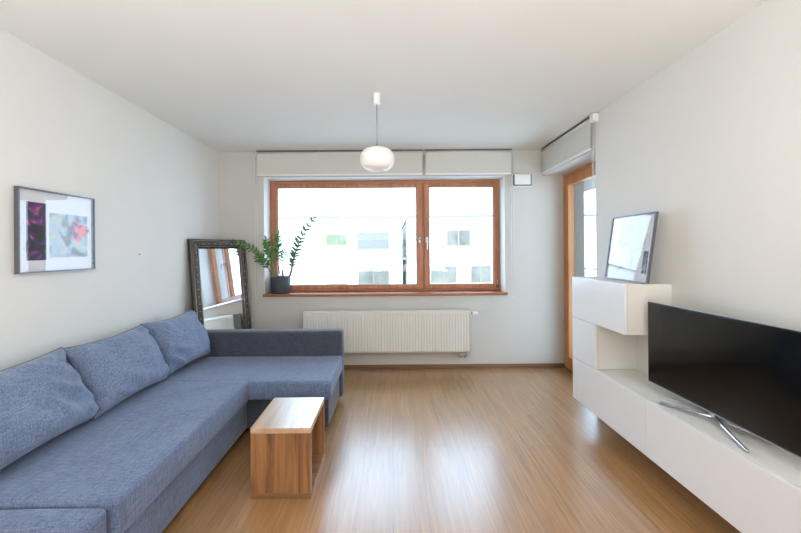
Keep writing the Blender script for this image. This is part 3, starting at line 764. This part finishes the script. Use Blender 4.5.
# ---------------------------------------------------------------- outside
def building(name, label, x0, x1, y0, y1, z0, z1, wins, mat):
    b = thing(name, label, 'building', ((x0+x1)/2, y0, z0))
    bx('wall_block', x0, x1, y0, y1, z0, z1, mat, b)
    bx('roof_coping', x0-0.1, x1+0.1, y0-0.12, y1+0.1, z1, z1+0.12, M['coping'], b)
    for (a0, a1, b0, b1, mt) in wins:
        bm = bmesh.new(); t_ = 0.07
        box(bm, a0, a0+t_, y0-0.05, y0, b0, b1); box(bm, a1-t_, a1, y0-0.05, y0, b0, b1)
        box(bm, a0+t_, a1-t_, y0-0.05, y0, b1-t_, b1); box(bm, a0+t_, a1-t_, y0-0.05, y0, b0, b0+t_)
        box(bm, (a0+a1)/2-0.05, (a0+a1)/2+0.05, y0-0.05, y0, b0+t_, b1-t_)
        f_ = obj('window', bm, M['ext_frame'] if mt != 'ext_blind' else M['ext_blind'], b)
        bx('pane', a0+t_, a1-t_, y0-0.03, y0-0.005, b0+t_, b1-t_, M[mt], f_)
    return b
wl = [(-4.5, -3.05, 1.75, 2.5, 'ext_green'), (-2.3, -0.14, 1.47, 2.65, 'ext_blind'), (-4.5, -3.05, -0.95, -0.15, 'facade'), (-2.3, -0.14, -1.2, 0.1, 'ext_glass')]
building('apartment_building', 'white flat-roofed apartment block across, left of the narrow gap', -11, 0.72, 25, 36, -9, 3.62, wl, M['facade'])
wr = [(3.4, 4.85, 1.6, 2.6, 'ext_glass'), (2.4, 4.0, -0.65, 0.4, 'ext_glass'), (4.85, 6.1, -0.65, 0.4, 'ext_glass'), (8, 10, 1.6, 2.6, 'ext_glass')]
b2 = building('apartment_building', 'white apartment block with balcony rail across, right of the narrow gap', 1.1, 14, 22, 38, -9, 3.38, wr, M['facade'])
bm = bmesh.new()
for i in range(14): box(bm, 0.74+i*0.06, 0.76+i*0.06, 23.9, 23.93, 0.9, 1.5)
box(bm, 0.72, 1.1, 23.88, 23.95, 1.5, 1.56)
bx('balcony_slab', 0.73, 1.1, 23.6, 25, 0.75, 0.9, M['facade_g'], b2)
obj('balcony_rail', bm, M['facade_g'], b2)
bm = bmesh.new(); box(bm, -60, 60, 4.8, 90, -9.2, -9)
struct(obj('trim_3', bm, M['ground']), 'pale street ground far below the window', 'ground')
# balcony outside the glazed door
bc = thing('balcony', 'pale concrete balcony with glass rail outside the glazed door', 'balcony', (2.9, 3.6, -0.1))
bx('balcony_floor', XE+0.001, 3.5, 1.6, 7.0, -0.2, -0.03, M['concrete'], bc)
bx('balcony_ceiling', XE+0.001, 3.5, 1.6, 7.0, 2.42, 2.6, M['facade_g'], bc)
bx('glass_rail', 3.46, 3.475, 1.6, 7.0, 0.0, 1.02, M['glassw'], bc)
bm = bmesh.new(); tube(bm, [(3.467, 1.6, 1.05), (3.467, 7.0, 1.05)], 0.022, 10)
for y in (1.7, 3.0, 4.4, 5.7, 6.9): tube(bm, [(3.467, y, -0.03), (3.467, y, 1.05)], 0.015, 8)
obj('handrail', bm, M['steel'], bc, True)
# dark outer lining next to the balcony door
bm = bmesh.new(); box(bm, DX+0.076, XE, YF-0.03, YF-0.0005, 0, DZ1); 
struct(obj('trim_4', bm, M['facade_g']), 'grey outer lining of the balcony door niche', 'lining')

# ---------------------------------------------------------------- light
w = bpy.data.worlds.new('sky'); bpy.context.scene.world = w; w.use_nodes = True
nt = w.node_tree; bg = nt.nodes['Background']
tc = nt.nodes.new('ShaderNodeTexCoord'); sp = nt.nodes.new('ShaderNodeSeparateXYZ'); nt.links.new(tc.outputs['Generated'], sp.inputs[0])
rp = nt.nodes.new('ShaderNodeValToRGB'); rp.color_ramp.elements[0].color = (0.60, 0.79, 1.0, 1); rp.color_ramp.elements[1].color = (0.50, 0.74, 1.0, 1)
nt.links.new(sp.outputs['Z'], rp.inputs['Fac']); nt.links.new(rp.outputs['Color'], bg.inputs['Color'])
bg.inputs['Strength'].default_value = 7.0

def area(name, loc, rot, sx, sy, energy, col=(1, 1, 1), portal=False):
    l = bpy.data.lights.new(name, 'AREA'); l.shape = 'RECTANGLE'; l.size = sx; l.size_y = sy; l.energy = energy; l.color = col
    o = bpy.data.objects.new(name, l); C.objects.link(o); o.location = loc; o.rotation_euler = rot
    if portal: l.cycles.is_portal = True
    return o
area('window_portal', ((WX0+WX1)/2, YE+0.05, (WZ0+WZ1)/2), (-PI/2, 0, 0), 2.85, 1.4, 1, portal=True)
area('door_portal', (XE+0.05, (DY0+YF)/2, 1.15), (0, PI/2, 0), 2.25, 1.1, 1, portal=True)
# unseen fill lights added behind the camera to brighten room and ceiling
area('fill_light', (0.0, -2.2, 2.1), (math.radians(72), 0, 0), 3.2, 0.8, 16, (1.0, 0.97, 0.94))
area('ceiling_fill', (0.0, -1.2, 0.9), (math.radians(176), 0, 0), 3.0, 1.6, 175, (0.91, 0.95, 1.0))

# ---------------------------------------------------------------- camera
cd = bpy.data.cameras.new('camera'); cam = bpy.data.objects.new('camera', cd); C.objects.link(cam)
cam.location = (0, 0, 1.4); cam.rotation_euler = (PI/2, 0.0075, 0)
cd.sensor_width = 36; cd.sensor_fit = 'HORIZONTAL'; cd.lens = 36*360/801
cd.shift_x = (400.5-391)/801; cd.shift_y = -(266.5-250)/801
cd.clip_start = 0.05; cd.clip_end = 300
bpy.context.scene.camera = cam
sc = bpy.context.scene
sc.view_settings.view_transform = 'Standard'; sc.view_settings.look = 'None'
sc.view_settings.exposure = 0.08
try:
    sc.cycles.max_bounces = 10; sc.cycles.diffuse_bounces = 7; sc.cycles.transparent_max_bounces = 12
    sc.cycles.caustics_reflective = False
except Exception: pass
